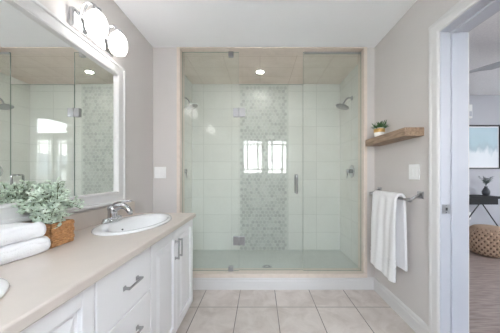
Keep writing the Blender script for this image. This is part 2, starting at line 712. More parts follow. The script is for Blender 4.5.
def casing(bm, xw, sgn):
    # far vertical, near vertical, head: profile (distance from opening, projection)
    for (yo, dirn) in ((DY1 + .004, 1), (DY0 - .004, -1)):
        pts = [(xw + sgn * p[1], yo + dirn * p[0]) for p in CP]
        extrude_poly(bm, pts, 'Z', 0, DZ + .004 + .075)
    pts = [(xw + sgn * p[1] * 1.02, DZ + .004 + p[0]) for p in CP]
    extrude_poly(bm, pts, 'Y', DY0 - .004 - .0745, DY1 + .004 + .0745)


bm = new()
casing(bm, XR, -1)
casing(bm, XB, 1)
struct('trim_5', bm, 'trim')
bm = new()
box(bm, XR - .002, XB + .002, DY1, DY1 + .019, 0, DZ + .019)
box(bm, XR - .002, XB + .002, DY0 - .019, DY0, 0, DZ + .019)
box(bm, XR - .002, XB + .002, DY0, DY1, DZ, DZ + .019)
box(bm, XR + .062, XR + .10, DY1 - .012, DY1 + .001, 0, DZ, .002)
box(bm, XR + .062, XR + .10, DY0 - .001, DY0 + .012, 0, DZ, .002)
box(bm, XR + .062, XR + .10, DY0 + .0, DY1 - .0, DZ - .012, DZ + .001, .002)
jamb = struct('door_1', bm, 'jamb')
bm = new()
box(bm, XR + .006, XR + .056, DY1 - .003, DY1 + .001, .907, .965, .001)
sp = obj('strike_plate', bm, 'nickel', jamb)
sp['label'] = 'square nickel strike plate'
B('latch_hole', 'dark_hole', sp, XR + .028, XR + .040, DY1 - .0035, DY1 - .0028, .927, .945)
B('screw', 'chrome', sp, XR + .027, XR + .035, DY1 - .0042, DY1 - .0028, .912, .918, bev=.001)
B('screw', 'chrome', sp, XR + .027, XR + .035, DY1 - .0042, DY1 - .0028, .954, .960, bev=.001)

# bedroom walls
bm = new()
box(bm, XB, BX1, BY1, BY1 + .1, 0, H)
struct('wall_bedroom_far', bm, 'bed_wall')
SW = (1.85, 2.55, 1.00, 1.75)
bm = new()
box(bm, BX1, BX1 + .12, BY0 - .1, SW[0], 0, H)
box(bm, BX1, BX1 + .12, SW[1], BY1 + .1, 0, H)
box(bm, BX1, BX1 + .12, SW[0], SW[1], 0, SW[2])
box(bm, BX1, BX1 + .12, SW[0], SW[1], SW[3], H)
box(bm, BX1, BX1 + .12, BY0 - .1, VY, H, VH)
struct('wall_bedroom_side', bm, 'bed_wall')
BW = (3.64, 4.78, 0.93, 2.26)
TW = (3.64, 4.78, 2.38, 2.93)      # transom window above it
bm = new()
box(bm, XB, BW[0], BY0 - .15, BY0, 0, VH)
box(bm, BW[1], BX1, BY0 - .15, BY0, 0, VH)
box(bm, BW[0], BW[1], BY0 - .15, BY0, 0, BW[2])
box(bm, BW[0], BW[1], BY0 - .15, BY0, BW[3], TW[2])
box(bm, BW[0], BW[1], BY0 - .15, BY0, TW[3], VH)
struct('wall_bedroom_window', bm, 'bed_wall')
bm = new()
box(bm, XB - .1, XB, BY0 - .1, YS - .15, 0, H)
box(bm, XB - .1, XB, BY0 - .1, VY, H + .1, VH)
box(bm, XB - .1, XB, BY0 - .1, YS - .15, H, H + .1)
box(bm, XB - .1, XB, Y0 + .13, BY1 + .1, 0, H)
struct('wall_bedroom_party', bm, 'bed_wall')


# ------------------------------------------------------------------ windows
def window(name, x0, x1, z0, z1, y, sashes, plain=False):
    """in a wall at y (room face), glass set back; frame sits in the opening"""
    yb, yf = y - .12, y - .05
    bm = new()
    t = .03
    box(bm, x0, x0 + t, yb, yf, z0, z1)
    box(bm, x1 - t, x1, yb, yf, z0, z1)
    box(bm, x0 + t, x1 - t, yb, yf, z0, z0 + t)
    box(bm, x0 + t, x1 - t, yb, yf, z1 - t, z1)
    for (a, b) in sashes[:-1]:
        nxt = sashes[sashes.index((a, b)) + 1][0]
        box(bm, b + .0, nxt - .0, yb, yf, z0 + t, z1 - t)
    # interior casing and stool
    c = .045
    box(bm, x0 - c, x0, y, y + .014, z0 - c, z1 + c, .003)
    box(bm, x1, x1 + c, y, y + .014, z0 - c, z1 + c, .003)
    box(bm, x0, x1, y, y + .014, z1, z1 + c, .003)
    box(bm, x0, x1, y, y + .014, z0 - c, z0, .003)
    w = struct(name, bm, 'vinyl')
    for (a, b) in sashes:
        bm = new()
        s = .022
        za, zb = z0 + t, z1 - t
        box(bm, a, a + s, yb + .02, yf - .01, za, zb)
        box(bm, b - s, b, yb + .02, yf - .01, za, zb)
        box(bm, a + s, b - s, yb + .02, yf - .01, za, za + s)
        box(bm, a + s, b - s, yb + .02, yf - .01, zb - s, zb)
        sh = obj('sash', bm, 'vinyl', w)
        obj_pane = B('pane', 'pane', sh, a + s, b - s, yb + .034, yb + .036, za + s, zb - s)
        if plain:
            continue
        bm = new()
        dx, dz, mw = .085, .085, .034
        for xx in (a + s + dx, b - s - dx):
            box(bm, xx - mw / 2, xx + mw / 2, yb + .037, yb + .045, za + s, zb - s)
        for zz in (za + s + dz, zb - s - dz):
            box(bm, a + s, b - s, yb + .0375, yb + .0445, zz - mw / 2, zz + mw / 2)
        obj('muntin_grid', bm, 'muntin', sh)
    return w


window('window_1', WX0, WX1, WZ0, WZ1, YS, [(WX0 + .03, 0.055), (0.165, WX1 - .03)])
window('window_2', BW[0], BW[1], BW[2], BW[3], BY0, [(3.67, 4.09), (4.25, 4.75)])
window('window_4', TW[0], TW[1], TW[2], TW[3], BY0, [(3.67, 4.75)], plain=True)
# unseen side window, added to light the bedroom
bm = new()
x = BX1
for (a, b, c, d) in ((SW[0], SW[0] + .04, SW[2], SW[3]), (SW[1] - .04, SW[1], SW[2], SW[3]), (SW[0] + .04, SW[1] - .04, SW[2], SW[2] + .04),
                     (SW[0] + .04, SW[1] - .04, SW[3] - .04, SW[3]), (2.18, 2.22, SW[2] + .04, SW[3] - .04)):
    box(bm, x + .03, x + .10, a, b, c, d)
w3 = struct('window_3_added', bm, 'vinyl')
B('pane', 'pane', w3, x + .06, x + .062, SW[0] + .04, 2.18, SW[2] + .04, SW[3] - .04)
B('pane', 'pane', w3, x + .06, x + .062, 2.22, SW[1] - .04, SW[2] + .04, SW[3] - .04)

# ------------------------------------------------------------------ outside: ground and neighbouring houses seen through the windows in reflection
M['ground'] = pmat('pale_bounce_ground', rgb(206, 204, 198), 0.95, var=0.1, nscale=0.6)  # unseen ground made pale to bounce daylight up onto the ceilings
M['siding'] = pmat('pale_siding', rgb(206, 204, 200), 0.8, var=0.05)
M['shingle'] = pmat('grey_shingles', rgb(128, 130, 138), 0.9, var=0.2, nscale=3)
bm = new()
box(bm, -30, 40, -45, -2.6, -3.1, -3.0)
struct('ground_outside', bm, 'ground')


def house(x0, x1, y0, y1, eave, ridge, label):
    t = thing('house_outside', label, 'house', ((x0 + x1) / 2, (y0 + y1) / 2, -3.0), 0, 'neighbouring houses outside')
    w, d = (x1 - x0) / 2, (y1 - y0) / 2
    bm = new()
    extrude_poly(bm, [(-w, 0), (w, 0), (w, eave), (0, ridge), (-w, eave)], 'Y', -d, d)
    obj('wall', bm, 'siding', t)
    bm = new()
    k = (ridge - eave) / w
    for sgn in (-1, 1):
        extrude_poly(bm, [(0, ridge + .02), (sgn * (w + .4), eave - .4 * k + .02), (sgn * (w + .4), eave - .4 * k + .2), (0, ridge + .2)], 'Y', -d - .4, d + .4)
    obj('roof', bm, 'shingle', t)
    for xx in (-w * .5, w * .35):
        f = B('window', 'vinyl', t, xx - .6, xx + .6, d, d + .04, 2.9, 4.3)
        B('pane', 'pane', f, xx - .5, xx + .5, d + .045, d + .05, 3.0, 4.2)
    return t


house(11.0, 17.0, -26, -17, 4.6, 6.6, 'pale house with grey gable roof outside the bedroom window, nearer the bathroom')
house(19.5, 26.5, -26, -17, 4.3, 6.4, 'pale house with grey gable roof outside the bedroom window, farther along the street')

# ------------------------------------------------------------------ shower glass
def glass_slab(name, x0, x1, z0, z1, parent):
    bm = new()
    box(bm, x0, x1, GY - .005, GY + .005, z0, z1)
    for f in bm.faces:
        f.material_index = 0 if abs(f.normal.y) > .5 else 1
    return obj(name, bm, ['glass', 'glass_edge'], parent)


GZ0, GZ1, DOORTOP = .164, 2.418, 2.085
xa, xb = -0.2165, 0.4435           # joints either side of the door
pl = thing('fixed_glass_panel', 'fixed clear glass shower panel at the left, beside the vanity', 'shower glass', ((JL + xa) / 2, GY, .16))
ox = (JL + xa) / 2


def clamp(name, parent, x, z, ox, w=.05, h=.05, mat='nickel'):
    bm = new()
    box(bm, x - w / 2 - ox, x + w / 2 - ox, -.017, -.0055, z - h / 2 - .16, z + h / 2 - .16, .003)
    box(bm, x - w / 2 - ox, x + w / 2 - ox, .0055, .017, z - h / 2 - .16, z + h / 2 - .16, .003)
    return obj(name, bm, mat, parent)


def slab_local(name, x0, x1, z0, z1, parent, ox):
    bm = new()
    box(bm, x0 - ox, x1 - ox, -.005, .005, z0 - .16, z1 - .16)
    bm.faces.ensure_lookup_table()
    bm.normal_update()
    for f in bm.faces:
        f.material_index = 0 if abs(f.normal.y) > .5 else 1
    return obj(name, bm, ['glass', 'glass_edge'], parent)


slab_local('pane', JL + .003, xa - .0015, GZ0, GZ1, pl, ox)
clamp('clamp', pl, -.30, GZ1 - .024, ox)
clamp('clamp', pl, -.30, GZ0 + .024, ox)

pr = thing('fixed_glass_panel', 'fixed clear glass shower panel at the right, beside the towel', 'shower glass', ((JR + xb) / 2, GY, .16))
ox = (JR + xb) / 2
slab_local('pane', xb + .0015, JR - .003, GZ0, GZ1, pr, ox)
bm = new()
for (s0, s1) in ((-.012, -.0055), (.0055, .012)):
    box(bm, xb + .01 - ox, JR - .004 - ox, s0, s1, GZ1 - .012 - .16, GZ1 - .16)
obj('edge_channel', bm, 'satin', pr)

ox = (xa + xb) / 2
dr = thing('shower_door', 'frameless hinged glass shower door with vertical pull handle', 'shower door', (ox, GY, .16))
slab_local('pane', xa + .0015, xb - .0015, GZ0 + .008, DOORTOP, dr, ox)
for zz in (1.795, .475):
    hg = clamp('hinge', dr, xa + .034, zz, ox, .058, .09)
    hb = new()
    box(hb, xa - .060 - ox, xa - .004 - ox, -.017, -.0055, zz - .045 - .16, zz + .045 - .16, .003)
    box(hb, xa - .060 - ox, xa - .004 - ox, .0055, .017, zz - .045 - .16, zz + .045 - .16, .003)
    obj('hinge_plate', hb, 'nickel', hg)
    kb = new()
    cyl(kb, (xa - ox, -.014, zz - .046 - .16), (0, 0, 1), .006, .092, 12)
    obj('hinge_pin', kb, 'nickel', hg)
hx = .372 - ox
hz = 1.06 - .16
bm = new()
for sgn in (-1, 1):
    pts = [(hx, sgn * .006, hz + .09), (hx, sgn * .035, hz + .09)] + \
          bez((hx, sgn * .035, hz + .09), (hx, sgn * .055, hz + .09), (hx, sgn * .055, hz + .09), (hx, sgn * .055, hz + .07), 5)[1:] + \
          bez((hx, sgn * .055, hz - .07), (hx, sgn * .055, hz - .09), (hx, sgn * .055, hz - .09), (hx, sgn * .035, hz - .09), 5) + \
          [(hx, sgn * .006, hz - .09)]
    tube(bm, pts, .0105, 12)
obj('handle', bm, 'chrome', dr)


# ------------------------------------------------------------------ shower fittings
def shower_head(x, sgn, label):
    """sgn: direction from the wall into the shower"""
    t = thing('shower_sprayer', label, 'shower head', (x, 2.79, 2.10), 0, 'wall shower heads')
    bm = new()
    lathe(bm, [(.030, 0), (.030, .004), (.022, .012), (.012, .016)], 20, axis_mat((0, 0, 0), (sgn, 0, 0)))
    obj('flange', bm, 'nickel', t)
    bm = new()
    tube(bm, bez((sgn * .01, 0, 0), (sgn * .06, 0, .015), (sgn * .08, 0, -.02), (sgn * .105, 0, -.068), 10), .009, 12)
    obj('arm', bm, 'nickel', t)
    ax = Vector((sgn * .35, 0, -1)).normalized()
    c = Vector((sgn * .105, 0, -.065))
    bm = new()
    lathe(bm, [(.012, 0), (.018, .010), (.020, .022), (.055, .034), (.078, .040), (.080, .046), (.076, .050)], 28, axis_mat(c, ax))
    h = obj('head', bm, 'nickel', t)
    bm = new()
    lathe(bm, [(.070, .0505), (.066, .0535)], 28, axis_mat(c, ax))
    a = axis_mat(c, ax)
    for rr, nn in ((.02, 6), (.04, 12), (.058, 18)):
        for k in range(nn):
            p = a @ Vector((rr * math.cos(2 * PI * k / nn), rr * math.sin(2 * PI * k / nn), .0535))
            cyl(bm, p, ax, .003, .003, 6)
    obj('nozzle_plate', bm, 'nickel', h)
    return t


def shower_valve(x, sgn, label):
    t = thing('shower_valve', label, 'shower valve', (x, 2.79, 1.197), 0, 'wall shower valves')
    bm = new()
    lathe(bm, [(.080, 0), (.080, .004), (.072, .009), (.030, .012)], 32, axis_mat((0, 0, 0), (sgn, 0, 0)))
    obj('escutcheon', bm, 'chrome', t)
    bm = new()
    lathe(bm, [(.028, .010), (.026, .045), (.030, .050), (.028, .064), (.016, .068)], 24, axis_mat((0, 0, 0), (sgn, 0, 0)))
    obj('knob', bm, 'chrome', t)
    bm = new()
    tube(bm, [(sgn * .056, 0, -.01), (sgn * .062, -.01, -.05), (sgn * .070, -.018, -.085)], [.010, .008, .006], 12)
    obj('lever', bm, 'chrome', t)
    return t


shower_head(SXR, -1, 'round nickel shower head on the right shower wall')
shower_valve(SXR, -1, 'round chrome shower valve on the right shower wall')
shower_head(SXL, 1, 'round nickel shower head on the left shower wall, behind the left panel')
shower_valve(SXL, 1, 'round chrome shower valve on the left shower wall, behind the left panel')

t = thing('shower_drain', 'round metal drain set in the grey shower floor', 'drain', (.08, 2.62, SZF))
bm = new()
lathe(bm, [(.056, 0.0005), (.056, .003), (.050, .005), (.046, .0035)], 28)
obj('rim', bm, 'nickel', t)
bm = new()
lathe(bm, [(.045, 0.0006), (.045, .0034)], 24)
for k in range(8):
    a = 2 * PI * k / 8
    cyl(bm, (.03 * math.cos(a), .03 * math.sin(a), .0034), (0, 0, 1), .006, .0006, 8)
obj('grate', bm, 'dark_hole', t)

t = thing('recessed_light', 'round recessed light in the tan tiled shower ceiling', 'ceiling light', (0, 2.825, H))
bm = new()
lathe(bm, [(.060, -.0005), (.060, -.005), (.050, -.008), (.040, -.004), (.040, -.0006)], 32, caps=False)
obj('trim_ring', bm, 'trim', t)
bm = new()
lathe(bm, [(.0395, -.001), (.0395, -.004)], 28)
obj('lens', bm, 'downlight', t)

# ------------------------------------------------------------------ vanity
CF = -.583     # carcass front
ZC = .795      # carcass top


def carcass(bm, w):
    """local: x from the wall (0) outwards, y 0..w, z up; hollow box of boards with a recessed toe kick"""
    d = CF - XL
    th = .016
    prof = [(0.002, 0.0), (d - .06, 0.0), (d - .06, .09), (d, .09), (d, ZC), (0.002, ZC)]
    extrude_poly(bm, prof, 'Y', .001, th)
    extrude_poly(bm, prof, 'Y', w - th, w - .001)
    box(bm, .002, d, th, w - th, .09, .106)
    box(bm, .002, .012, th, w - th, .106, ZC)
    box(bm, d - .076, d - .06, th, w - th, 0, .09)
    box(bm, d - .018, d, th, w - th, ZC - .03, ZC)


def raised_door(bm, y0, y1, z0, z1):
    x0 = CF - XL + .001
    x1 = x0 + .019
    fw = .055
    box(bm, x0, x1, y0, y0 + fw, z0, z1, .003)
    box(bm, x0, x1, y1 - fw, y1, z0, z1, .003)
    box(bm, x0, x1 - .0004, y0 + fw - .002, y1 - fw + .002, z0, z0 + fw, .003)
    box(bm, x0, x1 - .0004, y0 + fw - .002, y1 - fw + .002, z1 - fw, z1, .003)
    box(bm, x0, x0 + .004, y0 + fw - .002, y1 - fw + .002, z0 + fw - .002, z1 - fw + .002)
    # raised centre with sloped shoulders
    a0, a1, b0, b1 = y0 + fw + .016, y1 - fw - .016, z0 + fw + .016, z1 - fw - .016
    s = .03
    lo = [(a0, b0), (a1, b0), (a1, b1), (a0, b1)]
    hi = [(a0 + s, b0 + s), (a1 - s, b0 + s), (a1 - s, b1 - s), (a0 + s, b1 - s)]
    L0 = [bm.verts.new((x0 + .0035, p[0], p[1])) for p in lo]
    L1 = [bm.verts.new((x0 + .006, p[0], p[1])) for p in lo]
    L2 = [bm.verts.new((x1 - .001, p[0], p[1])) for p in hi]
    for A, C in ((L0, L1), (L1, L2)):
        for i in range(4):
            bm.faces.new((A[i], A[(i + 1) % 4], C[(i + 1) % 4], C[i]))
    bm.faces.new(L2)
    bm.faces.new(list(reversed(L0)))


def bar_handle(parent, p, along, length, name='handle'):
    """p: centre on the face (local); along 'Y' or 'Z'"""
    bm = new()
    x, y, z = p
    h = length / 2
    for s in (-1, 1):
        c = (x, y + s * (h - .008), z) if along == 'Y' else (x, y, z + s * (h - .008))
        box(bm, x, x + .022, c[1] - .005, c[1] + .005, c[2] - .005, c[2] + .005, .001)
        if along == 'Y':
            box(bm, x, x + .004, c[1] - .009, c[1] + .009, c[2] - .009, c[2] + .009, .001)
        else:
            box(bm, x, x + .004, c[1] - .009, c[1] + .009, c[2] - .009, c[2] + .009, .001)
    if along == 'Y':
        box(bm, x + .020, x + .028, y - h, y + h, z - .0045, z + .0045, .002)
    else:
        box(bm, x + .020, x + .028, y - .0045, y + .0045, z - h, z + h, .002)
    return obj(name, bm, 'nickel', parent)


FX = CF - XL + .020   # door face, local x


def door_cabinet(y0, y1, label, hin=True):
    w = y1 - y0
    t = thing('vanity_cabinet', label, 'cabinet', (XL, y0, 0), 0, 'white vanity cabinets')
    bm = new()
    carcass(bm, w)
    obj('body', bm, 'cabinet', t)
    mid = w / 2
    for (a, b, hy) in ((.003, mid - .0015, mid - .030), (mid + .0015, w - .003, mid + .030)):
        bm = new()
        raised_door(bm, a, b, .095, ZC - .006)
        d = obj('door', bm, 'cabinet', t)
        bar_handle(d, (FX, hy, .655), 'Z', .125)
    return t


door_cabinet(1.167, 1.897, 'white two-door vanity cabinet under the far sink')
door_cabinet(0.043, 0.773, 'white two-door vanity cabinet under the near sink, cut by the photo edge')
t = thing('drawer_cabinet', 'white three-drawer vanity cabinet between the two door cabinets', 'cabinet', (XL, .774, 0))
bm = new()
carcass(bm, .392)
obj('body', bm, 'cabinet', t)
for (z0, z1) in ((.572, ZC - .006), (.337, .568), (.095, .333)):
    bm = new()
    x0 = CF - XL + .001
    box(bm, x0, x0 + .019, .003, .389, z0, z1, .005, 2)
    d = obj('drawer', bm, 'cabinet', t)
    bar_handle(d, (FX, .211, (z0 + z1) / 2 + .004), 'Y', .112)

# countertop: rounded front edge, backsplash, two cut-outs
CX1, CY0, CY1, CZ0, CZ1 = -.544, .030, 1.915, .7965, .832
ct = thing('countertop', 'beige laminate vanity countertop with low backsplash', 'countertop', (XL, CY0, CZ0))
bm = new()
d = CX1 - XL
h = CZ1 - CZ0
prof = [(0.001, 0), (d - .005, 0), (d - .0015, .0015), (d, .005), (d, h - .006), (d - .0018, h - .0018), (d - .006, h), (0.001, h)]
extrude_poly(bm, prof, 'Y', 0, CY1 - CY0)
top = obj('worktop', bm, 'counter', ct)
SINKS = ((-.815, 1.500), (-.815, .374))
bpy.context.view_layer.update()
for (sx, sy) in SINKS:
    bm = new()
    lathe(bm, [(1, -.1), (1, .2)], 48, Matrix.Translation((sx - XL, sy - CY0, 0)), .172, .292)
    c = obj('cutter', bm, 'counter', ct)
    cut(top, c)
bm = new()
box(bm, .001, .021, 0, CY1 - CY0, h + .0003, h + .098, .004)
obj('backsplash', bm, 'counter', ct)


def sink(cx, cy, label):
    t = thing('sink_basin', label, 'sink', (cx, cy, CZ1), 0, 'oval drop-in sinks')
    bm = new()
    # (semi x, semi y, offset x, z)
    R = [(.198, .284, 0, .0006), (.202, .289, 0, .006), (.199, .286, 0, .012), (.190, .277, 0, .0155), (.176, .262, .004, .0155),
         (.152, .238, .026, .012), (.146, .231, .028, .004), (.138, .222, .028, -.02), (.125, .205, .027, -.055), (.104, .172, .025, -.09),
         (.07, .12, .02, -.117), (.03, .05, .015, -.127)]
    n = 56
    rings = []
    for a, b_, o, z in R:
        rings.append([bm.verts.new((o + .96 * a * math.cos(2 * PI * k / n), 1.10 * b_ * math.sin(2 * PI * k / n), z)) for k in range(n)])
    # outer underside
    U = [(.148, .240, .016, -.02), (.140, .226, .020, -.06), (.115, .185, .022, -.10), (.06, .10, .016, -.14)]
    under = []
    for a, b_, o, z in U:
        under.append([bm.verts.new((o + .96 * a * math.cos(2 * PI * k / n), 1.10 * b_ * math.sin(2 * PI * k / n), z)) for k in range(n)])
    seq = list(reversed(under)) + [[bm.verts.new((.165 * math.cos(2 * PI * k / n), .282 * math.sin(2 * PI * k / n), .0006)) for k in range(n)]] + rings
    for A, C in zip(seq, seq[1:]):
        for k in range(n):
            f = bm.faces.new((A[k], A[(k + 1) % n], C[(k + 1) % n], C[k]))
            f.smooth = True
    bm.faces.new(list(reversed(seq[0])))
    bm.faces.new(seq[-1])
    b = obj('basin', bm, 'porcelain', t)
    bm = new()
    lathe(bm, [(.028, 0), (.027, .003), (.02, .0035), (.018, .001)], 24, Matrix.Translation((.015, 0, -.1268)))
    obj('drain_ring', bm, 'chrome', t)
    bm = new()
    lathe(bm, [(.016, 0), (.017, .004), (.010, .006)], 20, Matrix.Translation((.015, 0, -.1262)))
    obj('stopper', bm, 'nickel', t)
    bm = new()
    cyl(bm, (-.1035, 0, -.036), (1, 0, .45), .012, .004, 16)
    obj('overflow_hole', bm, 'dark_hole', t)
    return t


def faucet(cx, cy, label):
    t = thing('faucet', label, 'faucet', (cx, cy, CZ1 + .0162), 0, 'chrome sink faucets')
    bm = new()
    lathe(bm, [(1, 0), (1, .006), (.94, .012), (.75, .018)], 32, None, .028, .082)
    obj('base_plate', bm, 'chrome', t)
    bm = new()
    lathe(bm, [(.027, .015), (.024, .03), (.023, .062), (.026, .074), (.025, .086), (.013, .094)], 24)
    obj('column', bm, 'chrome', t)
    bm = new()
    tube(bm, bez((.006, 0, .070), (.038, 0, .102), (.074, 0, .098), (.094, 0, .058), 10) + [Vector((.097, 0, .048))],
         [.0215, .021, .0205, .020, .0192, .0184, .0176, .0168, .016, .0152, .0145, .0132], 14)
    s = obj('spout', bm, 'chrome', t)
    bm = new()
    cyl(bm, (.0972, 0, .040), (0, 0, 1), .0108, .0085, 14)
    obj('aerator', bm, 'nickel', s)
    bm = new()
    tube(bm, bez((-.006, 0, .088), (.010, 0, .112), (.035, .006, .116), (.092, .022, .118), 8), [.011, .0105, .010, .0092, .0085, .0078, .0072, .0068, .0066], 12, .6)
    obj('lever', bm, 'chrome', t)
    for sgn in (-1, 1):
        bm = new()
        lathe(bm, [(.018, .010), (.016, .022), (.010, .027)], 18, Matrix.Translation((0, sgn * .052, 0)))
        obj('mounting_cap', bm, 'chrome', t)
    t.scale = (1.2, 1.2, 1.12)
    return t


sink(SINKS[0][0], SINKS[0][1], 'white oval drop-in sink at the far end of the counter')
sink(SINKS[1][0], SINKS[1][1], 'white oval drop-in sink cut by the left photo edge')
faucet(-.972, 1.490, 'chrome single-lever faucet behind the far oval sink')
faucet(-.972, .374, 'chrome single-lever faucet behind the near sink')

# ------------------------------------------------------------------ wall mirror
MY0, MY1, MZ0, MZ1 = -.18, 1.757, .945, 1.976
t = thing('wall_mirror', 'large wall mirror in wide white frame above the vanity', 'mirror', (XL, (MY0 + MY1) / 2, MZ0))
fw = .088
a, b, hh = MY0 - (MY0 + MY1) / 2, MY1 - (MY0 + MY1) / 2, MZ1 - MZ0
bm = new()
# mitred profile swept round the rectangle: (inset from outer edge, projection from wall)
FP = [(0, .002), (0, .032), (.006, .040), (.020, .040), (.026, .034), (.070, .032), (.076, .036), (.084, .034), (fw, .022), (fw, .012)]
cor = [(a, 0, 1, 1), (b, 0, -1, 1), (b, hh, -1, -1), (a, hh, 1, -1)]
rings = [[bm.verts.new((p[1], cy_ + sy_ * p[0], cz_ + sz_ * p[0])) for p in FP] for (cy_, cz_, sy_, sz_) in cor]
for i in range(4):
    A, C = rings[i], rings[(i + 1) % 4]
    for k in range(len(FP)):
        k2 = (k + 1) % len(FP)
        bm.faces.new((A[k], A[k2], C[k2], C[k]))
obj('frame', bm, 'trim', t)
B('mirror_glass', 'mirror', t, .006, .0145, a + fw - .004, b - fw + .004, fw - .004, hh - fw + .004)

# ------------------------------------------------------------------ vanity lights
def vanity_light(cy_, label):
    t = thing('vanity_light', label, 'wall light', (XL, cy_, 2.052), 0, 'vanity lights above the mirror')
    bm = new()
    box(bm, .001, .030, -.175, .175, -.055, .055, .006)
    obj('back_plate', bm, 'chrome', t)
    for s in (-1, 1):
        y = s * .102
        bm = new()
        tube(bm, bez((.028, y, .030), (.035, y, .135), (.085, y, .145), (.108, y, .098), 12), .006, 10)
        tube(bm, bez((.028, y - .02, .020), (.05, y - .05, .11), (.075, y - .03, .12), (.104, y - .004, .1), 10), .0035, 8)
        arm = obj('arm', bm, 'chrome', t)
        bm = new()
        lathe(bm, [(.012, .072), (.024, .076), (.026, .090), (.012, .1)], 20, Matrix.Translation((.108, y, 0)))
        obj('socket_cap', bm, 'chrome', arm)
        bm = new()
        pr_ = [(.018, .0735), (.032, .066), (.047, .045), (.056, .016), (.0575, -.012), (.053, -.042), (.043, -.062), (.030, -.072), (.010, -.076)]
        lathe(bm, pr_, 32, Matrix.Translation((.108, y, 0)))
        obj('glass_shade', bm, 'globe', t)
        bm = new()
        lathe(bm, [(.0435, -.0635), (.0455, -.0615), (.0450, -.0585)], 32, Matrix.Translation((.108, y, 0)), caps=False)
        obj('rim_ring', bm, 'chrome', arm)
    return t


vanity_light(1.447, 'chrome vanity light with two glowing opal shades above the mirror\'s far end')
vanity_light(.14, 'chrome vanity light seen only as a reflection in the shower glass')


# ------------------------------------------------------------------ switches
def rocker_plate(name, label, loc, facing, gangs=2, w=.116, hgt=.115):
    t = thing(name, label, 'light switch', loc, {'-Y': 0, '-X': -PI / 2}[facing])
    B('plate', 'plastic', t, -w / 2, w / 2, -.006, -.0005, -hgt / 2, hgt / 2, bev=.002)
    for g in range(gangs):
        x = (g - (gangs - 1) / 2) * .046
        r = B('rocker', 'plastic', t, x - .0165, x + .0165, -.0095, -.0062, -.033, .033, bev=.001)
    return t


rocker_plate('light_switch', 'white double rocker switch plate between the mirror and the shower', (-1.007, Y0, 1.177), '-Y')
ls = rocker_plate('light_switch', 'white double rocker switch plate on the right wall below the shelf', (XR, 1.692, 1.177), '-X')

# ------------------------------------------------------------------ shelf with succulent
t = B('floating_shelf', 'shelf', None, 0, .1385, -.2975, .2975, -.030, .030, bev=.003)
t.location = (1.018, 1.8875, 1.460)
# geometry is 0..139 mm toward the wall
tag(t, 'brown wooden floating shelf on the right wall', 'shelf')

t = thing('potted_succulent', 'small green succulent in white pot with gold band on shelf', 'plant', (1.085, 2.055, 1.4905))
bm = new()
lathe(bm, [(.034, .0), (.040, .004), (.045, .04), (.0455, .085), (.0425, .086), (.041, .070), (.02, .069)], 28)
pot = obj('pot', bm, 'pot', t)
bm = new()
lathe(bm, [(.0452, .046), (.0462, .047), (.0468, .078), (.0459, .079)], 28, caps=False)
gb = obj('gold_band', bm, 'gold', pot)
gb['label'] = 'gold glazed band'
bm = new()
lathe(bm, [(.040, .0705), (.030, .076), (.01, .078)], 20)
obj('soil', bm, 'soil', t)


def blade(bm, base, d, L, w, curl=0.2, shape=((0, .35), (.3, .9), (.6, 1), (.85, .55), (1, .04))):
    """a pointed fleshy leaf"""
    d = Vector(d).normalized()
    side = d.cross(Vector((0, 0, 1)))
    if side.length < .05:
        side = Vector((1, 0, 0))
    side.normalize()
    nrm = side.cross(d).normalized()
    prev = None
    for i, (tt, ww) in enumerate(shape):
        c = Vector(base) + d * L * tt + Vector((0, 0, -curl * L * tt * tt))
        cur = [bm.verts.new(c - side * w * ww / 2), bm.verts.new(c - nrm * w * .22 * ww), bm.verts.new(c + side * w * ww / 2), bm.verts.new(c + nrm * w * .05 * ww)]
        if prev:
            for k in range(4):
                f = bm.faces.new((prev[k], prev[(k + 1) % 4], cur[(k + 1) % 4], cur[k]))
                f.smooth = True
        else:
            bm.faces.new(cur)
        prev = cur
    bm.faces.new(list(reversed(prev)))


bm = new()
for cx_, cy_ in ((0, 0), (.018, .012), (-.017, .012), (.004, -.02), (-.02, -.014), (.02, -.012)):
    for k in range(11):
        a = 2 * PI * k / 11 + random.random()
        el = random.uniform(.1, 1.2)
        L = random.uniform(.055, .095)
        blade(bm, (cx_, cy_, .074), (math.cos(a) * math.cos(el), math.sin(a) * math.cos(el), math.sin(el)), L, .012, random.uniform(-.1, .25))
obj('succulent_leaves', bm, 'leaf_dark', t)

# ------------------------------------------------------------------ towel bar and hanging towel
BX, BZ = 1.072, .974
t = thing('towel_bar', 'nickel towel bar on the right wall holding white towel', 'towel bar', (XR, 1.90, 1.01))
bm = new()
cyl(bm, (BX - XR, -.302, BZ - 1.01), (0, 1, 0), .0095, .604, 16, .002)
obj('bar', bm, 'nickel', t)
for s in (-1, 1):
    y = s * .278
    bm = new()
    box(bm, -.010, -.0005, y - .030, y + .030, -.025, .025, .003)
    pst = obj('wall_plate', bm, 'nickel', t)
    bm = new()
    tube(bm, [(-.009, y, .002), (-.05, y, -.018), (BX - XR + .004, y, BZ - 1.01)], [.020, .017, .017], 14, .6)
    obj('post', bm, 'nickel', pst)
    bm = new()
    cyl(bm, (BX - XR, y - .012 if s < 0 else y - .012, BZ - 1.01), (0, 1, 0), .016, .024, 18, .003)
    obj('end_collar', bm, 'nickel', pst)

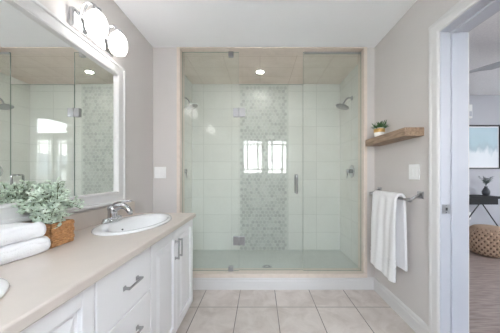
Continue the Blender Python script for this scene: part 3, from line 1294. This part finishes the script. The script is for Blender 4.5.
bm = new()
ny, y0, y1 = 26, 1.715, 2.075
path = []
zf, zb = .335, .425
nf = 40
xf, xk = BX - .034, BX + .030
for i in range(nf + 1):
    path.append((xf, zf + (BZ - zf) * i / nf, 'f', i / nf))
for i in range(1, 12):
    a = PI - PI * i / 12
    path.append((BX - .002 + .032 * math.cos(a), BZ + .032 * math.sin(a), 't', 1))
for i in range(nf + 1):
    path.append((xk, BZ - (BZ - zb) * i / nf, 'b', 1 - i / nf))
grid = []
for j in range(ny + 1):
    u = j / ny
    rowv = []
    for (px, pz, seg, k) in path:
        yy = y0 + (y1 - y0) * u
        dx = 0
        dz = 0
        w = (1 - k)
        if seg == 'f':
            dx = -.010 * w * math.sin(u * 9 + .6) - .012 * w + .004 * math.sin(u * 22 + pz * 5)
            dx -= .006 * math.sin(PI * min(1, w * 1.6))
            if .11 < pz - zf < .17:
                dx += .0035 * (1 if int((pz - zf) / .016) % 2 else -1)
            dz = -.012 * w * math.sin(u * 5) * (1 if w > .5 else .2)
            yy += .010 * w * (u - .5)
        elif seg == 'b':
            dx = .004 * math.sin(u * 14) * w
            yy = yy - .018 * w
        else:
            dx = .0015 * math.sin(u * 22)
        rowv.append(bm.verts.new((px + dx, yy, pz + dz)))
    grid.append(rowv)
for A, C in zip(grid, grid[1:]):
    for k in range(len(path) - 1):
        f = bm.faces.new((A[k], C[k], C[k + 1], A[k + 1]))
        f.smooth = True
tw = obj('hanging_towel', bm, 'towel')
md = tw.modifiers.new('thick', 'SOLIDIFY')
md.thickness = .018
md.offset = 0
md = tw.modifiers.new('round', 'BEVEL')
md.width = .006
md.segments = 2
md.angle_limit = 1.0
tag(tw, 'white towel folded over the nickel bar on the right wall', 'towel')


# ------------------------------------------------------------------ folded towels on the counter
def folded_towel(loc, rot, L, W, hgt, seed, label):
    rnd = random.Random(seed)
    t = thing('folded_towel', label, 'towel', loc, rot, 'folded towels on the counter')
    # one continuous cloth spiral folded in layers: profile in (x, z), extruded along y
    th = hgt / 2.0
    n = 14
    bm = new()
    lay = []
    r = th / 2 * .96

    def slab(zc, xa_, xb_, ph):
        """flattened, rounded layer"""
        cs = []
        k = 10
        for i in range(k + 1):
            a = -PI / 2 + PI * i / k
            cs.append((xb_ - r + r * math.cos(a), zc + r * math.sin(a)))
        for i in range(k + 1):
            a = PI / 2 + PI * i / k
            cs.append((xa_ + r + r * math.cos(a), zc + r * math.sin(a)))
        ring = []
        ns = 16
        for j in range(ns + 1):
            v = j / ns
            y = -L / 2 + L * v
            rowv = []
            e = min(1, min(v, 1 - v) * 9)
            sc = math.sqrt(max(.0, 1 - (1 - e) ** 2)) * .35 + .65
            for (x_, z_) in cs:
                wob = .0025 * math.sin(7 * v + ph + x_ * 30)
                rowv.append(bm.verts.new((x_ + wob, y, zc + (z_ - zc) * sc * (1 if z_ < zc else 1) + (.002 * math.sin(9 * v + x_ * 40 + ph) if z_ > zc else 0))))
            ring.append(rowv)
        m = len(cs)
        for A, C in zip(ring, ring[1:]):
            for q in range(m):
                f = bm.faces.new((A[q], A[(q + 1) % m], C[(q + 1) % m], C[q]))
                f.smooth = True
        bm.faces.new(list(reversed(ring[0])))
        bm.faces.new(ring[-1])
    slab(th / 2, -W / 2, W / 2 - .004, rnd.random() * 6)
    slab(th * 1.5 - .001, -W / 2, W / 2, rnd.random() * 6)
    # outer fold joining both layers along the +x front
    cs = []
    R = hgt / 2
    for i in range(13):
        a = -PI / 2 + PI * i / 12
        cs.append((W / 2 - R * .9 + R * .98 * math.cos(a), R + R * .985 * math.sin(a)))
    for i in range(13):
        a = PI / 2 - PI * i / 12
        cs.append((W / 2 - R * .9 + (R * .7) * math.cos(a), R + (R * .72) * math.sin(a)))
    ring = []
    for j in range(17):
        y = -L / 2 - .001 + (L + .002) * j / 16
        ring.append([bm.verts.new((p[0] + .002 * math.sin(j * .8), y, p[1])) for p in cs])
    m = len(cs)
    for A, C in zip(ring, ring[1:]):
        for q in range(m):
            f = bm.faces.new((A[q], A[(q + 1) % m], C[(q + 1) % m], C[q]))
            f.smooth = True
    bm.faces.new(list(reversed(ring[0])))
    bm.faces.new(ring[-1])
    o = obj('cloth', bm, 'towel', t)
    return t


folded_towel((-.972, .868, CZ1 + .0005), -.10, .19, .15, .066, 1, 'white folded towel at the bottom of the stack on the counter')
folded_towel((-.972, .858, CZ1 + .0668), -.14, .180, .142, .062, 2, 'white folded towel on top of the stack on the counter')

# ------------------------------------------------------------------ wicker planter
t = thing('potted_greenery', 'pale green leafy plant in square honey wicker basket on counter', 'plant', (-.982, 1.050, CZ1 + .0005))
bw, bd, bh = .066, .060, .105
bm = new()
q = .006
for (x0, x1, y0, y1) in ((-bw, bw, -bd, -bd + q), (-bw, bw, bd - q, bd), (-bw, -bw + q, -bd, bd), (bw - q, bw, -bd, bd)):
    box(bm, x0, x1, y0, y1, 0, bh)
box(bm, -bw, bw, -bd, bd, 0, q)
nrow = 6
for r_ in range(nrow):
    z0 = .002 + r_ * (bh - .004) / nrow
    z1 = z0 + (bh - .004) / nrow - .0015
    for side in range(4):
        half = bw if side in (0, 1) else bd
        nn = 5
        for c in range(nn):
            u0 = -half + 2 * half * c / nn + .0008
            u1 = -half + 2 * half * (c + 1) / nn - .0008
            out = .0075 if (c + r_) % 2 else .0022
            if side == 0:
                box(bm, u0, u1, -bd - out, -bd, z0, z1, .002, 1)
            elif side == 1:
                box(bm, u0, u1, bd, bd + out, z0, z1, .002, 1)
            elif side == 2:
                box(bm, -bw - out, -bw, u0, u1, z0, z1, .002, 1)
            else:
                box(bm, bw, bw + out, u0, u1, z0, z1, .002, 1)
obj('basket', bm, 'basket', t)
B('soil', 'soil', t, -bw + q, bw - q, -bd + q, bd - q, .07, .088)
rnd = random.Random(11)
bs, bl = new(), new()
for k in range(100):
    a = rnd.random() * 2 * PI
    sp_ = rnd.uniform(.15, 1.0)
    root = Vector((rnd.uniform(-.04, .04), rnd.uniform(-.035, .035), .086))
    ry = .128 * sp_
    rx = .115 * sp_
    ex = root.x + rx * math.cos(a)
    if ex < -.062:
        ex = -.062 + rnd.uniform(0, .03)
    tip = Vector((ex, root.y + ry * math.sin(a), rnd.uniform(.20, .34) - .09 * sp_ + rnd.uniform(-.04, .02)))
    if abs(tip.y) > .06:
        tip.z = max(tip.z, .165)
    pts = bez(root, root + Vector((0, 0, .07)), (root + tip) / 2 + Vector((0, 0, .07)), tip, 8)
    tube(bs, pts, [.0018] * len(pts), 5)
    for i in range(1, len(pts)):
        for s in range(5 if i < 4 else 4):
            ang = rnd.random() * 2 * PI
            el = rnd.uniform(-.3, 1.0)
            d_ = Vector((math.cos(ang) * math.cos(el), math.sin(ang) * math.cos(el), math.sin(el)))
            p = pts[i] + Vector((rnd.uniform(-.006, .006), rnd.uniform(-.006, .006), rnd.uniform(-.004, .008)))
            L = rnd.uniform(.013, .023)
            end = p + d_ * L
            if end.x < -.062:
                d_.x = abs(d_.x)
            if (p.y < -.066 and p.z < .150) or (p.y > .06 and p.z < .105):
                continue
            blade(bl, p, d_, L, L * .85, rnd.uniform(-.1, .3), ((0, .25), (.2, .8), (.5, 1), (.82, .75), (1, .2)))
obj('stems', bs, 'stem', t)
obj('foliage', bl, 'leaf_pale', t)

# ------------------------------------------------------------------ bedroom beyond the doorway
t = thing('framed_picture', 'dark framed abstract blue and white print on bedroom wall', 'picture', (3.36, BY1, 1.245))
pw_, ph_ = .505, .708
bm = new()
f_ = .022
for (x0, x1, z0, z1) in ((-pw_, -pw_ + f_, 0, ph_), (pw_ - f_, pw_, 0, ph_), (-pw_ + f_, pw_ - f_, 0, f_), (-pw_ + f_, pw_ - f_, ph_ - f_, ph_)):
    box(bm, x0, x1, -.032, -.001, z0, z1, .002)
obj('frame', bm, 'black', t)
B('mat_board', 'paper', t, -pw_ + f_, pw_ - f_, -.012, -.004, f_, ph_ - f_)
B('print', 'art', t, -pw_ + f_ + .03, pw_ - f_ - .02, -.015, -.0125, f_ + .02, ph_ - f_ - .02)

CTX0, CTX1, CTY0, CTY1 = 2.45, 3.53, 3.30, 3.625
t = thing('console_table', 'black console table with slanted thin legs below the picture', 'table', (3.0, 3.46, 0))
B('table_top', 'console', t, CTX0 - 3.0, CTX1 - 3.0, CTY0 - 3.46, CTY1 - 3.46, .80, .835, bev=.003)
B('apron', 'console', t, CTX0 - 2.97, CTX1 - 3.03, CTY0 - 3.44, CTY1 - 3.48, .715, .7995)
for xx in (-.45, .49):
    for s in (-1, 1):
        bm = new()
        tube(bm, [(xx + s * .008, .11, .7145), (xx + s * .52, .135, .004)], .0085, 8)
        obj('leg', bm, 'black', t)

t = thing('flower_vase', 'dark vase with grey-green sprigs on the black console table', 'vase', (3.47, 3.47, .8355))
bm = new()
lathe(bm, [(.028, 0), (.045, .02), (.050, .06), (.035, .10), (.018, .125), (.022, .14)], 24)
obj('vessel', bm, 'vase', t)
bs = new()
rnd = random.Random(4)
for k in range(16):
    a = rnd.random() * 2 * PI
    tip = Vector((.10 * math.cos(a) * rnd.random(), .08 * math.sin(a) * rnd.random(), rnd.uniform(.20, .31)))
    pts = bez((0, 0, .13), (0, 0, .19), tip * .8 + Vector((0, 0, .04)), tip, 6)
    tube(bs, pts, .0015, 5)
    for p in pts[2:]:
        for s in range(2):
            an = rnd.random() * 2 * PI
            blade(bs, p, (math.cos(an), math.sin(an), .5), .035, .014)
obj('sprigs', bs, 'leaf_grey', t)

t = thing('woven_pouf', 'round tan woven pouf on the bedroom floor by the console', 'pouf', (3.33, 3.285, 0))
bm = new()
nu, nv = 144, 54
PR = [(.0, .0), (.13, .0), (.185, .012), (.225, .06), (.240, .13), (.245, .20), (.240, .27), (.222, .34), (.175, .392), (.10, .412), (.0, .418)]
# resample the profile by length
acc = [0]
for p, q_ in zip(PR, PR[1:]):
    acc.append(acc[-1] + math.dist(p, q_))


def prof_at(s):
    s *= acc[-1]
    for i in range(len(acc) - 1):
        if s <= acc[i + 1] + 1e-9:
            k = (s - acc[i]) / (acc[i + 1] - acc[i])
            return (PR[i][0] + (PR[i + 1][0] - PR[i][0]) * k, PR[i][1] + (PR[i + 1][1] - PR[i][1]) * k)
    return PR[-1]


rings = []
for j in range(nv + 1):
    r_, z_ = prof_at(.03 + .955 * j / nv)
    rg = []
    for i in range(nu):
        a = 2 * PI * i / nu
        k = math.sin(a * 24 + (PI if (j // 3) % 2 else 0)) * math.sin(PI * ((j % 3) + .5) / 3)
        rr = r_ + (.016 * k if r_ > .1 and z_ > .02 else 0)
        rg.append(bm.verts.new((rr * math.cos(a), rr * math.sin(a), z_)))
    rings.append(rg)
for A, C in zip(rings, rings[1:]):
    for i in range(nu):
        bm.faces.new((A[i], A[(i + 1) % nu], C[(i + 1) % nu], C[i]))
bm.faces.new(list(reversed(rings[0])))
bm.faces.new(rings[-1])
obj('cover', bm, 'pouf', t)
bm = new()
lathe(bm, [(max(p - .006, .01), max(q_ - .006, .012)) for p, q_ in PR if p > .05][1:], 48)
obj('lining', bm, 'lining', t)

t = thing('wall_outlet', 'white outlet plate on bedroom wall under the console', 'outlet', (3.365, BY1, .49))
B('plate', 'plastic', t, -.036, .036, -.006, -.0005, -.058, .058, bev=.002)
B('socket', 'plastic', t, -.017, .017, -.009, -.0062, .008, .040, bev=.002)
B('socket', 'plastic', t, -.017, .017, -.009, -.0062, -.040, -.008, bev=.002)

t = thing('wall_plate', 'small white plate high on the bedroom wall beside the door jamb', 'wall plate', (3.37, BY1, 2.17))
B('cover', 'plastic', t, -.035, .035, -.03, -.0005, -.11, .11, bev=.006)
B('grille', 'muntin', t, -.024, .024, -.033, -.0305, -.08, .0, bev=.001)

t = thing('ceiling_fan', 'pale ceiling fan with curved blades in the bedroom', 'ceiling fan', (2.72, 2.20, H))
bm = new()
lathe(bm, [(.07, -.0005), (.066, -.03), (.02, -.05)], 24)
lathe(bm, [(.013, -.05), (.013, -.13)], 12)
lathe(bm, [(.04, -.13), (.095, -.16), (.10, -.22), (.06, -.25)], 28)
obj('motor', bm, 'nickel', t)
bm = new()
lathe(bm, [(.06, -.2505), (.085, -.262), (.08, -.295), (.03, -.315)], 28)
obj('light_bowl', bm, 'plastic', t)
for k in range(3):
    a = PI + 2 * PI * k / 3 - .1
    bm = new()
    pts = []
    n = 12
    prev = None
    for i in range(n + 1):
        u = i / n
        r_ = .09 + .57 * u
        z_ = -.185 + .02 * math.sin(PI * min(1, u * 2)) - .085 * u * u
        w = (.03 + .05 * math.sin(PI * min(.9, u + .1))) * (1 - .55 * u)
        tl = .25
        P = []
        for (wy, wz) in ((-w, -w * tl), (-w, -w * tl + .008), (w, w * tl + .008), (w, w * tl)):
            x_, y_ = r_, wy
            P.append(bm.verts.new((x_ * math.cos(a) - y_ * math.sin(a), x_ * math.sin(a) + y_ * math.cos(a), z_ + wz)))
        if prev:
            for q_ in range(4):
                f = bm.faces.new((prev[q_], prev[(q_ + 1) % 4], P[(q_ + 1) % 4], P[q_]))
        else:
            bm.faces.new(P)
        prev = P
    bm.faces.new(list(reversed(prev)))
    obj('blade', bm, 'nickel', t)
